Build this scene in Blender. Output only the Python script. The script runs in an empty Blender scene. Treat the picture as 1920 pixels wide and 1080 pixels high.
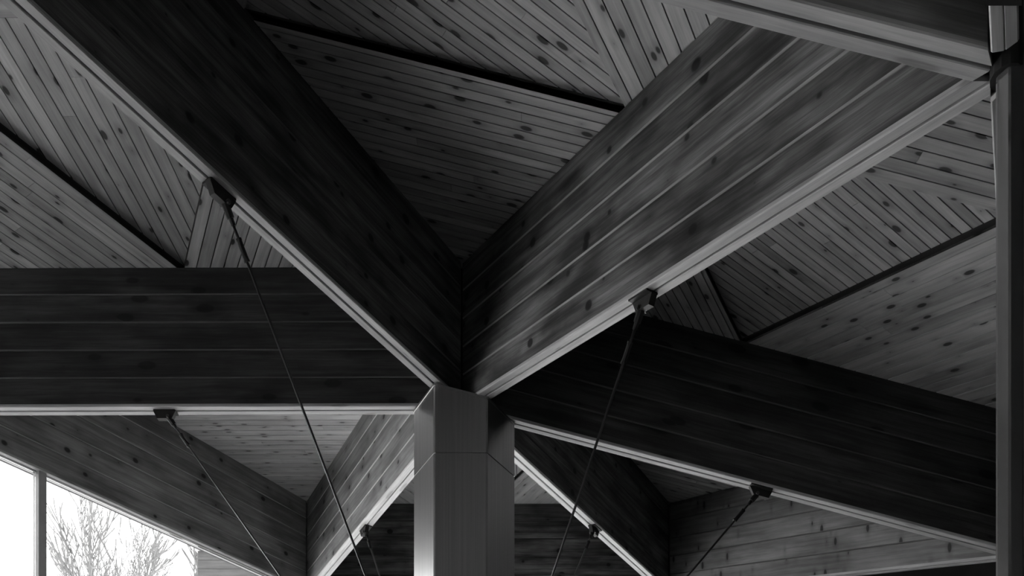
import bpy, math, random
from mathutils import Vector
random.seed(7)
C = bpy.context.scene.collection
scene = bpy.context.scene

# ------------------------------------------------------------------ camera
S = 0.005                    # metres per layout unit (one pixel at the central column)
EYE = 1.6
F, CX, YH = 1622.8, 1001.2, 1732.3      # measured focal length, principal point and horizon, pixels of 1920x1080
cam_d = bpy.data.cameras.new('camera'); cam = bpy.data.objects.new('camera', cam_d); C.objects.link(cam)
cam.location = (0, 0, EYE); cam.rotation_euler = (math.pi / 2, 0, 0)
cam_d.sensor_fit = 'HORIZONTAL'; cam_d.sensor_width = 36
cam_d.lens = F / 1920 * 36
cam_d.shift_x = -(CX - 960) / 1920
cam_d.shift_y = (YH - 540) / 1920
cam_d.clip_end = 500
scene.camera = cam

# ------------------------------------------------------------------ world, light, exposure
scene.view_settings.view_transform = 'Standard'
scene.view_settings.look = 'None'
scene.view_settings.gamma = 1
scene.view_settings.use_curve_mapping = False
scene.view_settings.exposure = 0.0
world = bpy.data.worlds.new('overcast_sky'); scene.world = world
world.use_nodes = True
wn = world.node_tree; bg = wn.nodes['Background']
bg.inputs[0].default_value = (0.96, 0.96, 0.96, 1)
SKY = 6.0
bg.inputs[1].default_value = SKY


def V(x, y, z):
    """layout units (x right, y depth, z above the eye) to metres"""
    return Vector((x * S, y * S, z * S + EYE))


# layout: hexagonal beam grid
L = 1047.0; D1, D3 = 259.0, 276.0; H = 963.2
c60, s60 = 0.5, 0.8660254
N0 = (-133.2, 1622.8, H)
def nd(dx, dy, drop): return (N0[0] + dx * L, N0[1] + dy * L, H - drop)
N1 = nd(c60, -s60, D1); N2 = nd(-c60, -s60, -6); N3 = nd(1, 0, D3)
N4 = nd(-1, 0, 3); N5 = nd(-c60, s60, 0); N6 = nd(c60, s60, 0)
N7 = nd(-1.5, -s60, 3)          # further along the glazed side
N8 = nd(0, -2 * s60, D1)        # over the camera
N9 = nd(1, -2 * s60, D1 * 2)
DEP = 258.5                     # beam depth
FLOOR = -EYE / S

# daylight: portals over the glazed sides so the sky is sampled through them
def glaze(t, off=0.0):
    dx, dy = N5[0] - N4[0], N5[1] - N4[1]
    nx, ny = dy / L, -dx / L        # into the room
    return N4[0] + dx * t + nx * off, N4[1] + dy * t + ny * off
T0, T1 = 0.0, 1.0
WX, WY0, WY1 = -2450.0, 150.0, 1640.0     # the west glazing, beyond the left edge of the picture
def portal(p, q, z1=H):
    """opening from plan point p to q, room on the right of p->q"""
    p = Vector(p); q = Vector(q); d = q - p
    pl = bpy.data.lights.new('daylight_portal', 'AREA'); pl.shape = 'RECTANGLE'
    pl.size = d.length * S; pl.size_y = (z1 - FLOOR) * S; pl.cycles.is_portal = True
    po = bpy.data.objects.new('daylight_portal', pl); C.objects.link(po)
    n = Vector((d.y, -d.x, 0)).normalized(); m = (p + q) / 2
    po.location = V(m.x + n.x * 12, m.y + n.y * 12, (z1 + FLOOR) / 2)
    po.rotation_euler = n.to_track_quat('-Z', 'Z').to_euler()
portal(glaze(0), glaze(1))
portal((WX, WY0), (WX, WY1))
portal(N5[:2], N6[:2])
YF = -1000.0
FW0, FW1, FWZ = 300.0, 900.0, 120.0      # added low window behind the viewer, sized for light on front faces
portal((FW1, YF), (FW0, YF), FWZ)

# ------------------------------------------------------------------ materials
def new_mat(name):
    m = bpy.data.materials.new(name); m.use_nodes = True
    nt = m.node_tree; nt.nodes.clear()
    out = nt.nodes.new('ShaderNodeOutputMaterial')
    return m, nt, out

def N(nt, t, **kw):
    n = nt.nodes.new(t)
    for k, v in kw.items(): setattr(n, k, v)
    return n

def wood(name, base, knot=0.5, grain=0.35, mottle=0.25, rough=0.6, var=0.25, ku=1.2, kv=5.0, spec=0.3, kcut=0.10):
    """planed softwood: UV is metres along / across the board, attribute 'rnd' differs board by board"""
    m, nt, out = new_mat(name); lk = nt.links.new
    b = N(nt, 'ShaderNodeBsdfPrincipled'); lk(b.outputs[0], out.inputs[0])
    uv = N(nt, 'ShaderNodeUVMap', uv_map='uv'); at = N(nt, 'ShaderNodeAttribute', attribute_name='rnd')
    # shift every board to its own piece of wood
    sh = N(nt, 'ShaderNodeVectorMath', operation='MULTIPLY_ADD')
    cmb = N(nt, 'ShaderNodeCombineXYZ'); lk(at.outputs['Fac'], cmb.inputs[0]); lk(at.outputs['Fac'], cmb.inputs[1]); lk(at.outputs['Fac'], cmb.inputs[2])
    lk(cmb.outputs[0], sh.inputs[0]); sh.inputs[1].default_value = (37.0, 61.0, 23.0); lk(uv.outputs[0], sh.inputs[2])
    def mapped(su, sv):
        v = N(nt, 'ShaderNodeVectorMath', operation='MULTIPLY'); lk(sh.outputs[0], v.inputs[0]); v.inputs[1].default_value = (su, sv, 1); return v.outputs[0]
    def maprange(src, a, b_, c, d):
        r = N(nt, 'ShaderNodeMapRange', interpolation_type='SMOOTHSTEP'); lk(src, r.inputs[0])
        r.inputs[1].default_value = a; r.inputs[2].default_value = b_; r.inputs[3].default_value = c; r.inputs[4].default_value = d; return r.outputs[0]
    def mul(a, b_):
        r = N(nt, 'ShaderNodeMath', operation='MULTIPLY'); lk(a, r.inputs[0])
        if isinstance(b_, float): r.inputs[1].default_value = b_
        else: lk(b_, r.inputs[1])
        return r.outputs[0]
    # warp, so the grain wanders
    wz = N(nt, 'ShaderNodeTexNoise'); lk(mapped(1.3, 4.0), wz.inputs['Vector']); wz.inputs['Scale'].default_value = 1.0
    wv = N(nt, 'ShaderNodeVectorMath', operation='MULTIPLY_ADD'); lk(wz.outputs['Color'], wv.inputs[0]); wv.inputs[1].default_value = (0.0, 1.2, 0)
    g0 = mapped(0.7, 22.0); lk(g0, wv.inputs[2])
    gn = N(nt, 'ShaderNodeTexNoise'); lk(wv.outputs[0], gn.inputs['Vector']); gn.inputs['Scale'].default_value = 1.0; gn.inputs['Detail'].default_value = 5; gn.inputs['Roughness'].default_value = 0.65
    fn = N(nt, 'ShaderNodeTexNoise'); lk(mapped(5.0, 160.0), fn.inputs['Vector']); fn.inputs['Scale'].default_value = 1.0; fn.inputs['Detail'].default_value = 2
    mo = N(nt, 'ShaderNodeTexNoise'); lk(mapped(1.6, 4.5), mo.inputs['Vector']); mo.inputs['Scale'].default_value = 1.0; mo.inputs['Detail'].default_value = 4
    v1 = N(nt, 'ShaderNodeTexVoronoi', voronoi_dimensions='2D'); lk(mapped(ku, kv), v1.inputs['Vector']); v1.inputs['Scale'].default_value = 1.0
    # only some cells carry a knot: threshold depends on the cell's own random colour
    sep = N(nt, 'ShaderNodeSeparateColor'); lk(v1.outputs['Color'], sep.inputs[0])
    size = maprange(sep.outputs[0], 0.2, 0.9, 0.0, kcut)
    sb = N(nt, 'ShaderNodeMath', operation='SUBTRACT'); lk(v1.outputs['Distance'], sb.inputs[0]); lk(size, sb.inputs[1])
    kn = maprange(sb.outputs[0], -0.02, 0.035, 1.0 - knot, 1.0)
    halo = maprange(sb.outputs[0], 0.0, 0.22, 1.0 - knot * 0.30, 1.0)
    f = mul(maprange(gn.outputs[0], 0.3, 0.7, 1 - grain, 1 + grain * 0.45), maprange(fn.outputs[0], 0.3, 0.7, 1 - grain * 0.3, 1 + grain * 0.2))
    f = mul(f, maprange(mo.outputs[0], 0.3, 0.68, 1 - mottle, 1 + mottle * 0.6))
    f = mul(f, kn); f = mul(f, halo)
    rr = N(nt, 'ShaderNodeMapRange'); lk(at.outputs['Fac'], rr.inputs[0]); rr.inputs[3].default_value = 1 - var; rr.inputs[4].default_value = 1 + var
    f = mul(f, rr.outputs[0]); f = mul(f, float(base))
    cc = N(nt, 'ShaderNodeCombineColor')
    for i in range(3): lk(f, cc.inputs[i])
    lk(cc.outputs[0], b.inputs['Base Color'])
    b.inputs['Roughness'].default_value = rough; b.inputs['Specular IOR Level'].default_value = spec
    bp = N(nt, 'ShaderNodeBump'); bp.inputs['Strength'].default_value = 0.25; bp.inputs['Distance'].default_value = 0.002
    lk(gn.outputs[0], bp.inputs['Height']); lk(bp.outputs[0], b.inputs['Normal'])
    return m

def metal(name, val, rough, metallic=1.0, brushed=0.0, streak=(60, 60, 0.6), spec=0.5):
    m, nt, out = new_mat(name); lk = nt.links.new
    b = N(nt, 'ShaderNodeBsdfPrincipled'); lk(b.outputs[0], out.inputs[0])
    tc = N(nt, 'ShaderNodeTexCoord'); v = N(nt, 'ShaderNodeVectorMath', operation='MULTIPLY'); lk(tc.outputs['Object'], v.inputs[0]); v.inputs[1].default_value = streak
    n = N(nt, 'ShaderNodeTexNoise'); lk(v.outputs[0], n.inputs['Vector']); n.inputs['Scale'].default_value = 1.0; n.inputs['Detail'].default_value = 3
    r = N(nt, 'ShaderNodeMapRange'); lk(n.outputs[0], r.inputs[0]); r.inputs[1].default_value = 0.3; r.inputs[2].default_value = 0.7
    r.inputs[3].default_value = val * (1 - brushed); r.inputs[4].default_value = val * (1 + brushed)
    cc = N(nt, 'ShaderNodeCombineColor')
    for i in range(3): lk(r.outputs[0], cc.inputs[i])
    lk(cc.outputs[0], b.inputs['Base Color'])
    b.inputs['Metallic'].default_value = metallic; b.inputs['Roughness'].default_value = rough; b.inputs['Specular IOR Level'].default_value = spec
    r2 = N(nt, 'ShaderNodeMapRange'); lk(n.outputs[0], r2.inputs[0]); r2.inputs[3].default_value = rough * 0.85; r2.inputs[4].default_value = rough * 1.15
    lk(r2.outputs[0], b.inputs['Roughness'])
    return m

def plain(name, val, rough=0.8, nscale=3.0, amt=0.15):
    m, nt, out = new_mat(name); lk = nt.links.new
    b = N(nt, 'ShaderNodeBsdfPrincipled'); lk(b.outputs[0], out.inputs[0])
    tc = N(nt, 'ShaderNodeTexCoord'); n = N(nt, 'ShaderNodeTexNoise'); lk(tc.outputs['Object'], n.inputs['Vector']); n.inputs['Scale'].default_value = nscale; n.inputs['Detail'].default_value = 4
    r = N(nt, 'ShaderNodeMapRange'); lk(n.outputs[0], r.inputs[0]); r.inputs[1].default_value = 0.3; r.inputs[2].default_value = 0.7
    r.inputs[3].default_value = val * (1 - amt); r.inputs[4].default_value = val * (1 + amt)
    cc = N(nt, 'ShaderNodeCombineColor')
    for i in range(3): lk(r.outputs[0], cc.inputs[i])
    lk(cc.outputs[0], b.inputs['Base Color']); b.inputs['Roughness'].default_value = rough
    b.inputs['Specular IOR Level'].default_value = 0.2
    return m

def glass(name):
    m, nt, out = new_mat(name); lk = nt.links.new
    t = N(nt, 'ShaderNodeBsdfTransparent'); t.inputs[0].default_value = (0.96, 0.96, 0.96, 1)
    g = N(nt, 'ShaderNodeBsdfGlossy'); g.inputs['Roughness'].default_value = 0.02
    fr = N(nt, 'ShaderNodeFresnel'); fr.inputs[0].default_value = 1.25
    mx = N(nt, 'ShaderNodeMixShader'); lk(fr.outputs[0], mx.inputs[0]); lk(t.outputs[0], mx.inputs[1]); lk(g.outputs[0], mx.inputs[2]); lk(mx.outputs[0], out.inputs[0])
    return m

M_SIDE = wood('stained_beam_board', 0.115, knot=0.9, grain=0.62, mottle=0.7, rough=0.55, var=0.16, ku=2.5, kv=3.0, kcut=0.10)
M_DARK = wood('shaded_beam_board', 0.05, knot=0.7, grain=0.5, mottle=0.45, rough=0.5, var=0.2, ku=1.5, kv=3.2, kcut=0.12)  # darker copy of the beam wood; shade on front faces put into the colour
M_LITE = wood('lighter_beam_board', 0.28, knot=0.85, grain=0.3, mottle=0.35, rough=0.55, var=0.12, ku=2.2, kv=2.8, kcut=0.07)  # beam wood raised in tone, standing in for light those beams lack
M_CEIL2 = wood('brightened_pine_plank', 0.88, knot=0.7, grain=0.18, mottle=0.12, rough=0.65, var=0.08, ku=2.6, kv=8.0, kcut=0.085)  # ceiling pine lightened so the back bays look better lit
M_SOFF2 = wood('brightened_strip', 0.75, knot=0.3, grain=0.2, mottle=0.12, rough=0.6, var=0.1, ku=1.0, kv=6.0)  # soffit wood lightened to read as lit on the rear beams
M_GLINT2 = wood('bright_edge_glint', 0.55, knot=0.2, grain=0.3, mottle=0.3, rough=0.6, var=0.1)
M_GLINT3 = wood('medium_edge_glint', 0.27, knot=0.2, grain=0.3, mottle=0.3, rough=0.6, var=0.1)
M_GLINT = wood('dim_edge_glint', 0.12, knot=0.2, grain=0.4, mottle=0.3, rough=0.6, var=0.1)  # edge strips carry the lit chamfer line as colour, one strength per beam
M_SPIKE = wood('spike_knot_board', 0.17, knot=0.85, grain=0.3, mottle=0.3, rough=0.55, var=0.14, ku=4.5, kv=1.9, kcut=0.09)
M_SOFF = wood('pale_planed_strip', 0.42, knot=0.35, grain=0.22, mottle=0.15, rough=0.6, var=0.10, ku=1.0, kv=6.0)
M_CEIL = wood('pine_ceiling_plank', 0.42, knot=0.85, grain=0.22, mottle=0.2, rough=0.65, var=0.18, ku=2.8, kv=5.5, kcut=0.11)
M_RISE = wood('shaded_step_board', 0.05, knot=0.3, grain=0.2, mottle=0.1)  # step boards darkened; the shade of the recess is in the colour
M_GAP = plain('dark_backing', 0.015)
M_STEEL = metal('brushed_column_sheet', 0.43, 0.33, 1.0, 0.10)
M_POST = metal('grey_painted_steel', 0.33, 0.14, 0.75, 0.06)
M_BLACK = metal('black_steel', 0.02, 0.6, 0.0, 0.1, spec=0.25)
M_ROD = metal('dark_tie_steel', 0.09, 0.4, 0.8, 0.1)
M_FLOOR = plain('dull_floor', 0.12, 0.6, 1.0, 0.2)
M_WALL = plain('dark_wall_paint', 0.10, 0.9)
M_FRAME = plain('grey_window_frame', 0.45, 0.5, 8.0, 0.05)
M_GLASS = glass('window_glass')
M_SNOW = plain('snowy_ground', 0.8, 0.9, 0.4, 0.08)
M_BARK = plain('frosted_bark', 0.15, 0.9, 6.0, 0.3)
M_ANNEX = wood('weathered_cladding', 0.06, knot=0.3, grain=0.3, mottle=0.25, var=0.12)

# ------------------------------------------------------------------ helpers
class MB:
    def __init__(s): s.v = []; s.f = []; s.uv = []; s.r = []
    def face(s, pts, uvs, r=0.5):
        i = len(s.v); s.v += [tuple(p) for p in pts]; s.f.append(tuple(range(i, i + len(pts)))); s.uv += list(uvs); s.r.append(r)
    def loft(s, A, B, ua, ub, per, r=0.5, caps=True):
        """A, B: matching closed rings; ua/ub along-coordinates per vertex; per: coordinate around the ring"""
        n = len(A); b = len(s.v); s.v += [tuple(p) for p in A] + [tuple(p) for p in B]
        for i in range(n):
            j = (i + 1) % n
            s.f.append((b + i, b + j, b + n + j, b + n + i)); s.r.append(r)
            s.uv += [(ua[i], per[i]), (ua[j], per[i + 1]), (ub[j], per[i + 1]), (ub[i], per[i])]
        if caps:
            s.f.append(tuple(b + i for i in reversed(range(n)))); s.r.append(r); s.uv += [(per[i], per[i] * .3) for i in reversed(range(n))]
            s.f.append(tuple(b + n + i for i in range(n))); s.r.append(r); s.uv += [(per[i], per[i] * .3) for i in range(n)]
    def tube(s, a, b_, r0, r1=None, n=10, r=0.5, caps=True):
        r1 = r0 if r1 is None else r1
        a = Vector(a); b_ = Vector(b_); d = (b_ - a).normalized(); u = d.orthogonal().normalized(); w = d.cross(u)
        A = [a + (u * math.cos(2 * math.pi * i / n) + w * math.sin(2 * math.pi * i / n)) * r0 for i in range(n)]
        B = [b_ + (u * math.cos(2 * math.pi * i / n) + w * math.sin(2 * math.pi * i / n)) * r1 for i in range(n)]
        s.loft(A, B, [0] * n, [(b_ - a).length] * n, [i * r0 * 6.28 / n for i in range(n + 1)], r, caps)
    def box(s, o, ax, ay, az, r=0.5):
        """box from corner o with edge vectors"""
        o = Vector(o); ax = Vector(ax); ay = Vector(ay); az = Vector(az)
        A = [o, o + ay, o + ay + az, o + az]; B = [p + ax for p in A]
        h, w = az.length, ay.length
        s.loft(A, B, [0] * 4, [ax.length] * 4, [0, w, w + h, 2 * w + h, 2 * w + 2 * h], r)
    def build(s, name, mat, parent=None, origin=None, smooth=False):
        origin = Vector(origin) if origin is not None else Vector((0, 0, 0))
        base = parent.location if parent is not None and parent.parent is None else Vector((0, 0, 0))
        if parent is not None: origin = Vector(base)
        me = bpy.data.meshes.new(name); me.from_pydata([tuple(Vector(v) - origin) for v in s.v], [], s.f)
        ul = me.uv_layers.new(name='uv')
        for i, u in enumerate(s.uv): ul.data[i].uv = u
        at = me.attributes.new('rnd', 'FLOAT', 'FACE')
        for i, r in enumerate(s.r): at.data[i].value = r
        me.materials.append(mat)
        import bmesh
        bm = bmesh.new(); bm.from_mesh(me); bmesh.ops.recalc_face_normals(bm, faces=bm.faces); bm.to_mesh(me); bm.free()
        if smooth:
            for p in me.polygons: p.use_smooth = True
        o = bpy.data.objects.new(name, me); C.objects.link(o)
        if parent is not None: o.parent = parent
        else: o.location = origin
        return o

def empty(name, loc, label, cat, group=None, kind=None):
    o = bpy.data.objects.new(name, None); C.objects.link(o); o.location = loc; o.empty_display_size = 0.2
    o['label'] = label; o['category'] = cat
    if group: o['group'] = group
    if kind: o['kind'] = kind
    return o

def tag(o, label, cat, group=None, kind=None):
    o['label'] = label; o['category'] = cat
    if group: o['group'] = group
    if kind: o['kind'] = kind
    return o

# ------------------------------------------------------------------ beams
WB0, GAP0, SOF = 28.0, 3.0, 5.0
def beam(a, b, label, ca=1.732, cb=1.732, group=None, ga=4.0, gb=4.0, mat=None, soff=None, glint=None, WB=WB0, GAP=GAP0):
    """deep twin beam: two stacks of five boards with a gap between, each closed below by a planed strip"""
    A = Vector(a); B = Vector(b); d = B - A; ln = math.hypot(d.x, d.y); u = d / ln; n = Vector((-u.y, u.x, 0)).normalized()
    root = empty('roof_beam', V(*((A + B) / 2)), label, 'beam', group)
    def P(s_, lat, h):
        q = A + u * s_ + n * lat; return V(q.x, q.y, q.z + h)
    def prism(mb, prof, r):
        ra = [ga + ca * abs(p[0]) for p in prof]; rb = [ln - gb - cb * abs(p[0]) for p in prof]
        per = [0.0]
        for i in range(len(prof)):
            q0, q1 = prof[i], prof[(i + 1) % len(prof)]
            per.append(per[-1] + math.hypot(q1[0] - q0[0], q1[1] - q0[1]) * S)
        mb.loft([P(ra[i], *prof[i]) for i in range(len(prof))], [P(rb[i], *prof[i]) for i in range(len(prof))],
                [x * S for x in ra], [x * S for x in rb], per, r)
    bh = DEP / 5
    bd = MB()
    for sd in (1, -1):
        mb = MB()
        for k in range(5):
            h0 = k * bh + (SOF if k == 0 else 1.5); h1 = (k + 1) * bh
            ch = 0.0 if k == 0 else 1.4
            o_, i_ = sd * WB / 2, sd * GAP / 2
            prof = [(i_, h0), (o_ - sd * ch, h0)] + ([(o_, h0 + ch)] if ch else []) + [(o_, h1 - 0.6), (o_ - sd * 1.2, h1), (i_, h1)]
            prism(mb, prof, random.random())
            if ch: prism(bd, [(o_ - sd * (ch + .3), h0 - .25), (o_ + sd * .1, h0 + ch - .1), (o_ + sd * .1, h0 + ch + .35), (o_ - sd * 1.5, h0 + ch)], .5)
        # core behind the open joints
        prism(mb, [(sd * GAP / 2, 8), (sd * (WB / 2 - 4), 8), (sd * (WB / 2 - 4), DEP - 1), (sd * GAP / 2, DEP - 1)], 0.1)
        mb.build('side_boarding', mat or M_SIDE, root)
        sb = MB(); o_, i_ = sd * WB / 2, sd * GAP / 2
        prism(sb, [(i_, 0.8), (i_ + sd * .8, 0), (o_ - sd * 1.2, 0), (o_, 1.2), (o_, SOF), (i_, SOF)], random.random())
        sb.build('soffit_strip', soff or M_SOFF, root)
    bd.build('joint_glint', glint or M_GLINT, root)  # thin strips added to paint the light caught by the chamfered edges
    g = MB(); prism(g, [(-GAP / 2 + .1, 9), (GAP / 2 - .1, 9), (GAP / 2 - .1, DEP), (-GAP / 2 + .1, DEP)], 0.2)
    g.build('spacer', M_GAP, root)
    return root

GR = 'deep timber roof beams meeting in a hexagonal grid'
beam(N0, N2, 'timber beam running from the central column to the upper left corner, over the long left tie rod', group=GR)
beam(N0, N1, 'brightly lit timber beam from central column up to the slim right-hand post', group=GR, gb=12, cb=.8, glint=M_GLINT3)
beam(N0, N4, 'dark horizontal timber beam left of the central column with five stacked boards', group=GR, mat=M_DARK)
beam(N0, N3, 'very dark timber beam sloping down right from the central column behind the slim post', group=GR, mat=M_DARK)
beam(N0, N5, 'pale knotty timber beam behind the central column, going down to its left', group=GR, mat=M_LITE, glint=M_GLINT2, soff=M_SOFF2)
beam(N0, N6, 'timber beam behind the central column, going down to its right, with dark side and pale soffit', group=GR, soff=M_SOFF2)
beam(N4, N5, 'timber beam directly above the bright window at lower left', group=GR, mat=M_LITE, glint=M_GLINT2)
beam(N5, N6, 'farthest timber beam, horizontal and dark, seen on both sides behind the central column', group=GR)
beam(N3, N6, 'timber beam with dark vertical knots in the lower right corner', group=GR, mat=M_SPIKE)
beam(N2, N1, 'timber beam across the upper right edge ending at the slim post, broad grooved soffit', group=GR, mat=M_LITE, gb=11, cb=.8)
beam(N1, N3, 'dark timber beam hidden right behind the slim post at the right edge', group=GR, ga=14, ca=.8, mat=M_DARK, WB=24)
stub = beam(N1, N8, 'short stub of timber beam above the slim post at the top right corner', group=GR, ga=21, ca=.35, WB=20, GAP=0.3)
_u = (Vector(N8) - Vector(N1)).normalized(); _n = Vector((-_u.y, _u.x, 0)); _b = Vector(N1) + _u * 62
mb = MB(); mb.box(V(*(_b + Vector((-14, 0, -1.5)))), tuple(_u * 30 * S), (28 * S, 0, 0), (0, 0, 9 * S)); mb.build('steel_strap', M_BLACK, stub)

# ------------------------------------------------------------------ ceiling
def clip(poly, n, c, keep_ge=True):
    out = []
    for i in range(len(poly)):
        p, q = poly[i], poly[(i + 1) % len(poly)]
        dp = p[0] * n[0] + p[1] * n[1] - c; dq = q[0] * n[0] + q[1] * n[1] - c
        if not keep_ge: dp, dq = -dp, -dq
        if dp >= 0: out.append(p)
        if (dp >= 0) != (dq >= 0):
            t = dp / (dp - dq); out.append((p[0] + (q[0] - p[0]) * t, p[1] + (q[1] - p[1]) * t))
    return out

def plane_of(a, b, c):
    a, b, c = Vector(a), Vector(b), Vector(c); n = (b - a).cross(c - a)
    return lambda x, y: a.z - ((x - a.x) * n.x + (y - a.y) * n.y) / n.z

def planks(mb, tri, zf, h, dirv, w, gap=1.9, th=4.0):
    """clip the polygon into boards running along dirv, each a solid board of thickness th with open joints"""
    l = math.hypot(*dirv); d = (dirv[0] / l, dirv[1] / l); n = (-d[1], d[0])
    cs = [p[0] * n[0] + p[1] * n[1] for p in tri]; c = min(cs) - random.random() * w * .5
    while c < max(cs):
        p = clip(clip(tri, n, c + gap / 2), n, c + w - gap / 2, False)
        # cut long runs with butt joints
        if len(p) >= 3:
            us = [q[0] * d[0] + q[1] * d[1] for q in p]; r = random.random()
            pieces = [p]
            if max(us) - min(us) > 260 and random.random() < .35:
                cut = random.uniform(min(us) + 80, max(us) - 80)
                pieces = [clip(p, d, cut + .2), clip(p, d, cut - .2, False)]
            for pc in pieces:
                if len(pc) < 3: continue
                rr = random.random()
                bot = [V(q[0], q[1], zf(q[0], q[1]) + h) for q in pc]; top = [V(q[0], q[1], zf(q[0], q[1]) + h + th) for q in pc]
                uvf = [((q[0] * d[0] + q[1] * d[1]) * S, (q[0] * n[0] + q[1] * n[1]) * S) for q in pc]
                mb.face(bot, uvf, rr)
                for i in range(len(pc)):
                    j = (i + 1) % len(pc)
                    mb.face([bot[i], bot[j], top[j], top[i]], [uvf[i], uvf[j], (uvf[j][0], uvf[j][1] + .02), (uvf[i][0], uvf[i][1] + .02)], rr)
        c += w

def backing(mb, tri, zf, h):
    bot = [V(q[0], q[1], zf(*q) + h) for q in tri]; top = [V(q[0], q[1], zf(*q) + h + 6) for q in tri]
    mb.loft(bot, top, [0] * 3, [.03] * 3, [0, 1, 2, 3], .5)

STEP = 13.5
def bay(a, b, c, cen_dir, ws, label, mat=None):
    """one triangular bay: three corner panels planked along their inner edge and a raised middle panel"""
    zf = plane_of(a, b, c)
    P2 = [(q[0], q[1]) for q in (a, b, c)]
    mids = [((P2[i][0] + P2[(i + 1) % 3][0]) / 2, (P2[i][1] + P2[(i + 1) % 3][1]) / 2) for i in range(3)]   # ab, bc, ca
    cx_ = sum(p[0] for p in P2) / 3; cy_ = sum(p[1] for p in P2) / 3
    root = empty('ceiling', V(cx_, cy_, zf(cx_, cy_) + DEP), label, 'ceiling', kind='structure')
    for i in range(3):
        m1, m0 = mids[i], mids[(i + 2) % 3]
        mb = MB(); planks(mb, [P2[i], m1, m0], zf, DEP, (m1[0] - m0[0], m1[1] - m0[1]), ws[i])
        mb.build('corner_planking', mat or M_CEIL, root)
        bk = MB(); backing(bk, [P2[i], m1, m0], zf, DEP + 4.2); bk.build('backing', M_GAP, root)
    mb = MB(); planks(mb, mids, zf, DEP + STEP, cen_dir, ws[3]); mb.build('middle_planking', mat or M_CEIL, root)
    bk = MB(); backing(bk, mids, zf, DEP + STEP + 4.2); bk.build('backing', M_GAP, root)
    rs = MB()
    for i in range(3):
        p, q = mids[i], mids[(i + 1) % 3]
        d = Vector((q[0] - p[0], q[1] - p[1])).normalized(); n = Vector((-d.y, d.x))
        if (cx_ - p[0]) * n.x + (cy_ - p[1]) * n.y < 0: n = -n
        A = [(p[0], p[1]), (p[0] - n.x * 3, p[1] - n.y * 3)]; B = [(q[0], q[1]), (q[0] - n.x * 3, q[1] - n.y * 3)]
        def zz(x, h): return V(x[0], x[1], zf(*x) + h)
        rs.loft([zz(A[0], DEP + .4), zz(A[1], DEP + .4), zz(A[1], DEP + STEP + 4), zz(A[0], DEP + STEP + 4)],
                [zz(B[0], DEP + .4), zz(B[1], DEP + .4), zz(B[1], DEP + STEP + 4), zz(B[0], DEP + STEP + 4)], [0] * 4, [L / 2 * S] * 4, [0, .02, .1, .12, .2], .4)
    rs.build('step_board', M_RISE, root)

bay(N0, N4, N2, (0, 1), (22, 22, 22, 22), 'bright pine plank ceiling between the upper left beam and the dark horizontal beam')
bay(N0, N2, N1, (s60, c60), (16.5, 22, 22, 16.5), 'pine plank ceiling at top centre fading into shadow')
bay(N0, N1, N3, (s60, c60), (16.5, 22, 26, 16.5), 'pine plank ceiling at right, beside the slim post')
bay(N0, N5, N4, (s60, -c60), (22, 22, 22, 22), 'brightened pine ceiling seen below the dark horizontal beam left of the column', M_CEIL2)
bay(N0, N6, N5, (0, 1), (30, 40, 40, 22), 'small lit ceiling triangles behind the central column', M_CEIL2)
bay(N0, N3, N6, (s60, c60), (22, 22, 22, 22), 'shadowed ceiling below the right dark beam')
bay(N2, N1, N8, (0, 1), (22, 22, 22, 22), 'ceiling in front of the upper right beam')

# roof slab over the whole hall, floor and the solid walls
def slab(name, pts, z0, z1, mat, label, cat):
    b = MB(); A = [V(x, y, z0) for x, y in pts]; B = [V(x, y, z1) for x, y in pts]; n = len(pts)
    b.loft(A, B, [0] * n, [1] * n, [i * 1.0 for i in range(n + 1)], .5)
    return tag(b.build(name, mat), label, cat, kind='structure')
YB, XR = N5[1] + 17, 2600.0
g0 = glaze(0, -17); g1 = glaze(1, -17)
outer = [(WX - 10, YF), (XR, YF), (XR, YB), (g1[0], YB), (g0[0], WY1 + 10), (WX - 10, WY1 + 10)]
slab('roof_slab', outer, H + 330, H + 345, M_GAP, 'dark roof deck above the plank ceiling', 'roof')
slab('floor', outer, FLOOR - 10, FLOOR, M_FLOOR, 'dull grey floor of the hall', 'floor')
TOP = H + 345
def wallseg(name, p, q, z0, z1, label, th=14):
    p = Vector(p); q = Vector(q); d = (q - p).normalized(); n = Vector((-d.y, d.x)) * th
    slab(name, [tuple(p), tuple(q), tuple(q + n), tuple(p + n)], z0, z1, M_WALL, label, 'wall')
wallseg('wall_right', (XR, YB), (XR, YF), FLOOR, TOP, 'dark wall on the right side of the hall')
wallseg('wall_front', (XR, YF), (FW1, YF), FLOOR, TOP, 'dark wall behind the viewer, right of the added window')
wallseg('wall_front', (FW0, YF), (WX, YF), FLOOR, TOP, 'dark wall behind the viewer, left of the added window')
wallseg('wall_front', (FW1, YF), (FW0, YF), FWZ + 1, TOP, 'dark wall over the added window behind the viewer')
wallseg('wall_back', (N6[0] + 20, YB), (XR, YB), FLOOR, TOP, 'dark wall beyond the farthest beam')
wallseg('wall_back', (g1[0], YB), (N6[0] + 20, YB), H + 1, TOP, 'closed wall strip over the added back window')
wallseg('wall_left', g0, g1, H + 1, TOP, 'closed wall strip over the lower left window')
wallseg('wall_left', (WX, WY1), (g0[0], WY1), FLOOR, TOP, 'dark side wall left of the window corner')
wallseg('wall_left', (WX, YF), (WX, WY0), FLOOR, TOP, 'dark wall far to the left')
wallseg('wall_left', (WX, WY0), (WX, WY1), H + 1, TOP, 'closed wall strip over the west window')

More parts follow.
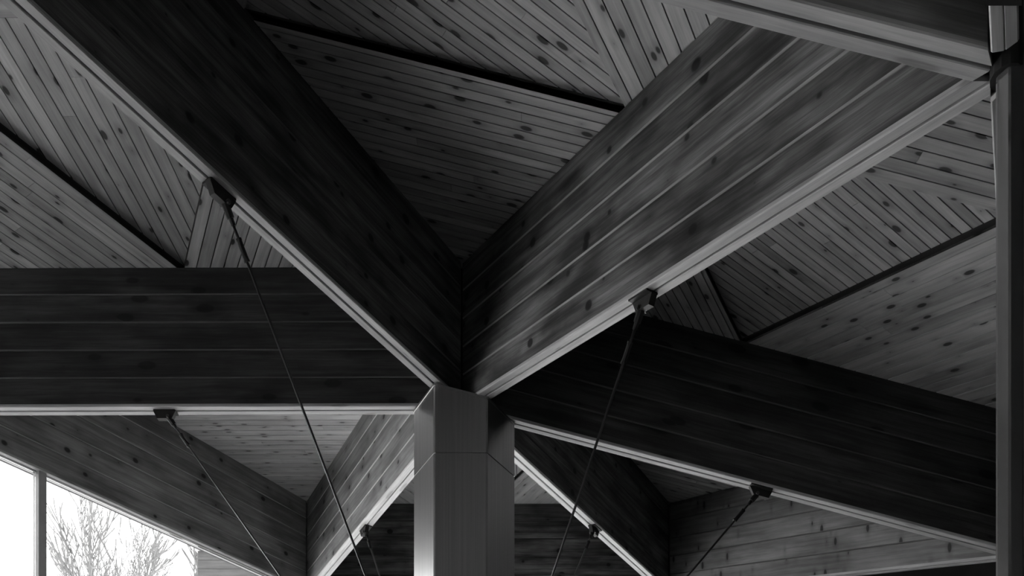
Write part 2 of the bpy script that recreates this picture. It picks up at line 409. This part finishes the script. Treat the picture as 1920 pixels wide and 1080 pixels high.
# ------------------------------------------------------------------ glazing
def glazing(name, p0, p1, ts, label, H=H):
    p0 = Vector(p0); p1 = Vector(p1); ln = (p1 - p0).length; d = (p1 - p0) / ln; n = Vector((d.y, -d.x))
    root = empty(name, V(*p0, FLOOR), label, 'window', kind='structure')
    def gbox(mb, a, b, o0, o1, z0, z1):
        p = p0 + d * a + n * o0; q = d * (b - a); w_ = n * (o1 - o0)
        mb.box(V(p.x, p.y, z0), Vector((q.x, q.y, 0)) * S, Vector((w_.x, w_.y, 0)) * S, (0, 0, (z1 - z0) * S))
    for t in ts:
        mb = MB(); gbox(mb, t - 8.5, t + 8.5, -13, 8, FLOOR, H + .5); mb.build('mullion', M_FRAME, root)
    for i in range(len(ts) - 1):
        mb = MB(); gbox(mb, ts[i] + 8.5, ts[i + 1] - 8.5, -5, -3.5, FLOOR + 8, H - 4.5); mb.build('pane', M_GLASS, root)
    mb = MB(); gbox(mb, ts[0], ts[-1], -12, -7, H - 5, H + .5); mb.build('top_rail', M_FRAME, root)
    mb = MB(); gbox(mb, ts[0], ts[-1], -12, 8, FLOOR, FLOOR + 8); mb.build('window_sill', M_FRAME, root)
glazing('window_1', glaze(0), glaze(1), [-40, .245 * L, L + 8], 'tall white window with bare trees outside, at lower left')
glazing('window_2', (WX, WY0), (WX, WY1), [0, 370, 740, 1110, WY1 - WY0], 'window on the far left side, beyond the picture edge')
glazing('added_window_back', N5[:2], N6[:2], [0, .33 * L, .66 * L, L], 'unseen window added below the farthest beam to light the rear bays')  # out of view, put in to bring more light to the back

glazing('added_window_front', (FW1, YF), (FW0, YF), [0, 300, FW1 - FW0], 'unseen low window added behind the viewer for front light', H=FWZ)  # out of view, put in to lighten surfaces facing the camera

# ------------------------------------------------------------------ outside
g = MB(); g.face([V(-16000, -9000, FLOOR - 12), V(16000, -9000, FLOOR - 12), V(16000, 16000, FLOOR - 12), V(-16000, 16000, FLOOR - 12)], [(0, 0), (1, 0), (1, 1), (0, 1)])
tag(g.build('ground', M_SNOW), 'pale snowy ground outside the window', 'ground', kind='structure')

ax0, ay0 = (371 - CX) / F * 3900, 3900.0
ann = empty('annex_building', V(ax0 + 400, ay0 + 300, FLOOR), 'grey timber-clad annex outside, at the right end of the window', 'building')
mb = MB(); hgt = 2000
for k in range(50):
    z = FLOOR + k * hgt / 50
    mb.box(V(ax0, ay0, z), (900 * S, 0, 0), (0, 500 * S, 0), (0, 0, (hgt / 50 - 1.2) * S), random.random())
mb.build('wall_cladding', M_ANNEX, ann)
mb = MB(); mb.box(V(ax0 - 10, ay0 - 10, FLOOR + hgt), (920 * S, 0, 0), (0, 520 * S, 0), (0, 0, 14 * S)); mb.build('roof_edge', M_FRAME, ann)

def tree(px, topy, depth, label, seed):
    rnd = random.Random(seed)
    x = (px - CX) / F * depth; hz = (YH - topy) / F * depth - FLOOR
    base = V(x, depth, FLOOR - 12); h = (hz + 12) * S
    root = empty('bare_tree', base, label, 'tree', 'bare winter trees outside the window')
    tr, br = MB(), MB()
    def grow(mb, p, d, ln, r, lev):
        segs = 4; q = p
        for i in range(segs):
            d = (d + Vector((rnd.uniform(-.13, .13), rnd.uniform(-.13, .13), .06))).normalized()
            q2 = q + d * ln / segs; r2 = r * (1 - .18)
            mb.tube(q, q2, max(r, 3.6 * S), max(r2, 3.2 * S), 6 if lev < 2 else 4, caps=False); 
            if lev < 4 and i > 0:
                for _ in range(2 if lev < 3 else 2):
                    a = rnd.uniform(0, 6.28); sp = rnd.uniform(.35, .75)
                    dd = (d + Vector((math.cos(a) * sp, math.sin(a) * sp, .15))).normalized()
                    grow(br, q2, dd, ln * rnd.uniform(.42, .62), r2 * .5, lev + 1)
            q = q2; r = r2
        if lev < 4: grow(br, q, d, ln * .55, r * .8, lev + 1)
    q = base + Vector((0, 0, h * .45))
    tr.tube(base, q, h * .014, h * .011, 8)
    grow(tr, q, Vector((0, 0, 1)), h * .30, h * .009, 1)
    tr.build('trunk', M_BARK, root); br.build('branches', M_BARK, root)
tree(215, 962, 5600, 'bare tree with fine upright twigs outside the window, nearer the middle', 3)
tree(330, 978, 4700, 'bare tree outside the window close to the grey annex', 11)
tree(140, 1010, 6700, 'lowest bare tree outside the window, beside the mullion', 5)
tree(275, 1000, 7600, 'most distant bare tree outside the window, between the two taller ones', 21)

# ------------------------------------------------------------------ columns
def hexpts(cx_, cy_, R): return [(cx_ + R * math.cos(math.radians(60 * k)), cy_ + R * math.sin(math.radians(60 * k))) for k in range(6)]
CXC, CYC, RC = N0[0] + 2.5, N0[1], 95.0
col = empty('central_column', V(CXC, CYC, FLOOR), 'wide hexagonal metal-clad column carrying the beams at the centre', 'column')
tops = {0: H - D3 * RC / L, 1: H, 2: H, 3: H, 4: H, 5: H - D1 * RC / L}
def hexprism(mb, R, z0, z1s, bev=2.2):
    hp = hexpts(CXC, CYC, R)
    ring = []
    for k in range(6):
        p = Vector(hp[k]); a = Vector(hp[(k - 1) % 6]); b = Vector(hp[(k + 1) % 6])
        for q in ((a - p).normalized() * bev, (b - p).normalized() * bev): ring.append((p + q, k))
    A = [V(p.x, p.y, z0 if not isinstance(z0, dict) else z0[k]) for p, k in ring]; B = [V(p.x, p.y, z1s[k] if isinstance(z1s, dict) else z1s) for p, k in ring]
    per = [i * .2 for i in range(len(ring) + 1)]
    mb.loft(A, B, [0] * 12, [5] * 12, per, .5)
t2 = {k: v - 1 for k, v in tops.items()}; t1 = {k: v - 5 for k, v in tops.items()}
SEAM = 838
mb = MB(); hexprism(mb, RC, FLOOR, SEAM - 1.0); hexprism(mb, RC - 1.5, SEAM - 1.5, SEAM + 1.5); hexprism(mb, RC, SEAM + 1.0, t1); mb.build('sheet_cladding', M_STEEL, col)
mb = MB(); hexprism(mb, RC + 1.2, t1, t2); mb.build('cap_rim', M_STEEL, col)
mb = MB(); hexprism(mb, 24, {k: v - 2 for k, v in tops.items()}, H + 250, 1.0); mb.build('steel_hub', M_BLACK, col)

PX, PY = N1[0] + 3.5, N1[1]
post = empty('slim_post', V(PX, PY, FLOOR), 'slim dark steel post at the right edge with a bright vertical reflection', 'post')
RP = 11.6
mb = MB(); ring = []
hp = hexpts(PX, PY, RP)
for k in range(6):
    p = Vector(hp[k]); a = Vector(hp[(k - 1) % 6]); b = Vector(hp[(k + 1) % 6])
    for q in ((a - p).normalized() * 1.2, (b - p).normalized() * 1.2): ring.append(p + q)
mb.loft([V(p.x, p.y, FLOOR) for p in ring], [V(p.x, p.y, N1[2] - 3) for p in ring], [0] * 12, [5] * 12, [i * .05 for i in range(13)], .5)
mb.build('shaft', M_POST, post)
mb = MB(); mb.tube(V(PX - 3, PY, N1[2] - 4), V(PX - 3, PY, N1[2] + 250), 12.5 * S, None, 12); mb.build('steel_hub', M_BLACK, post)

# ------------------------------------------------------------------ tie rods with their brackets
RB = 558.0; ZR = 165.0
def rod(node, label, radius=1.9, rb=RB):
    A = Vector(N0); B = Vector(node); d = B - A; u = d / math.hypot(d.x, d.y); n = Vector((-u.y, u.x, 0))
    top = A + u * rb
    fr_ = RC + 8
    foot = Vector((CXC, CYC, ZR)) + Vector((u.x, u.y, 0)) * fr_
    foot.z = ZR + (top.z - 20 - ZR) * fr_ / rb
    root = empty('tie_rod', V(*top), label, 'rod', 'thin steel tie rods from the beams to the central column')
    def Q(s_, lat, h):
        p = top + u * s_ + n * lat; return V(p.x, p.y, p.z + h)
    mb = MB(); th = 4.5
    prof = [(-21, -.1), (21, -.1), (21, -2), (14, -16), (-14, -16), (-21, -2)]
    mb.loft([Q(a, -th, b) for a, b in prof], [Q(a, th, b) for a, b in prof], [0] * 6, [.05] * 6, [i * .05 for i in range(7)])
    mb.loft([Q(a, -12, b) for a, b in ((-20, 0), (20, 0), (20, -2.5), (-20, -2.5))], [Q(a, 6, b) for a, b in ((-20, 0), (20, 0), (20, -2.5), (-20, -2.5))], [0] * 4, [.05] * 4, [0, .1, .2, .3, .4])
    bk = mb.build('bracket', M_BLACK, root)
    pin = top + u * -7 + Vector((0, 0, -13)); f = Vector(foot); dd = (f - pin).normalized()
    pv = lambda s_: V(*(pin + dd * s_))
    mb = MB(); mb.tube(V(*(pin - n * 8)), V(*(pin + n * 8)), 3.0 * S, None, 10); mb.build('pin', M_ROD, root)
    mb = MB(); mb.tube(pv(-4), pv(16), 5.5 * S, 5.0 * S, 8); mb.tube(pv(16), pv(24), 3.4 * S, 3.0 * S, 8); mb.build('fork_end', M_BLACK, root)
    mb = MB(); mb.tube(pv(38), pv(41), 4.2 * S, None, 6); mb.tube(pv(41), pv(62), 3.6 * S, None, 8); mb.tube(pv(62), pv(65), 4.2 * S, None, 6); mb.build('turnbuckle', M_BLACK, root)
    fo = Vector(foot); mb = MB(); mb.box(V(*(fo - u * 6.5 - n * 3 + Vector((0, 0, -9)))), tuple(u * 11 * S), tuple(n * 6 * S), (0, 0, 18 * S)); mb.build('foot_lug', M_BLACK, root)
    mb = MB(); mb.tube(pv(20), V(*f), radius * S, None, 10); mb.build('rod', M_ROD, root, smooth=True)
rod(N2, 'long steel tie rod in front, hanging from the upper left beam across the picture')
rod(N4, 'steel tie rod from the dark horizontal beam, crossing the lower left beam')
rod(N1, 'steel tie rod hanging from the brightly lit beam right of the column')
rod(N3, 'steel tie rod from the very dark sloping beam at lower right')
rod(N5, 'short visible steel tie rod just left of the central column', )
rod(N6, 'short visible steel tie rod just right of the central column, on the pale soffit')
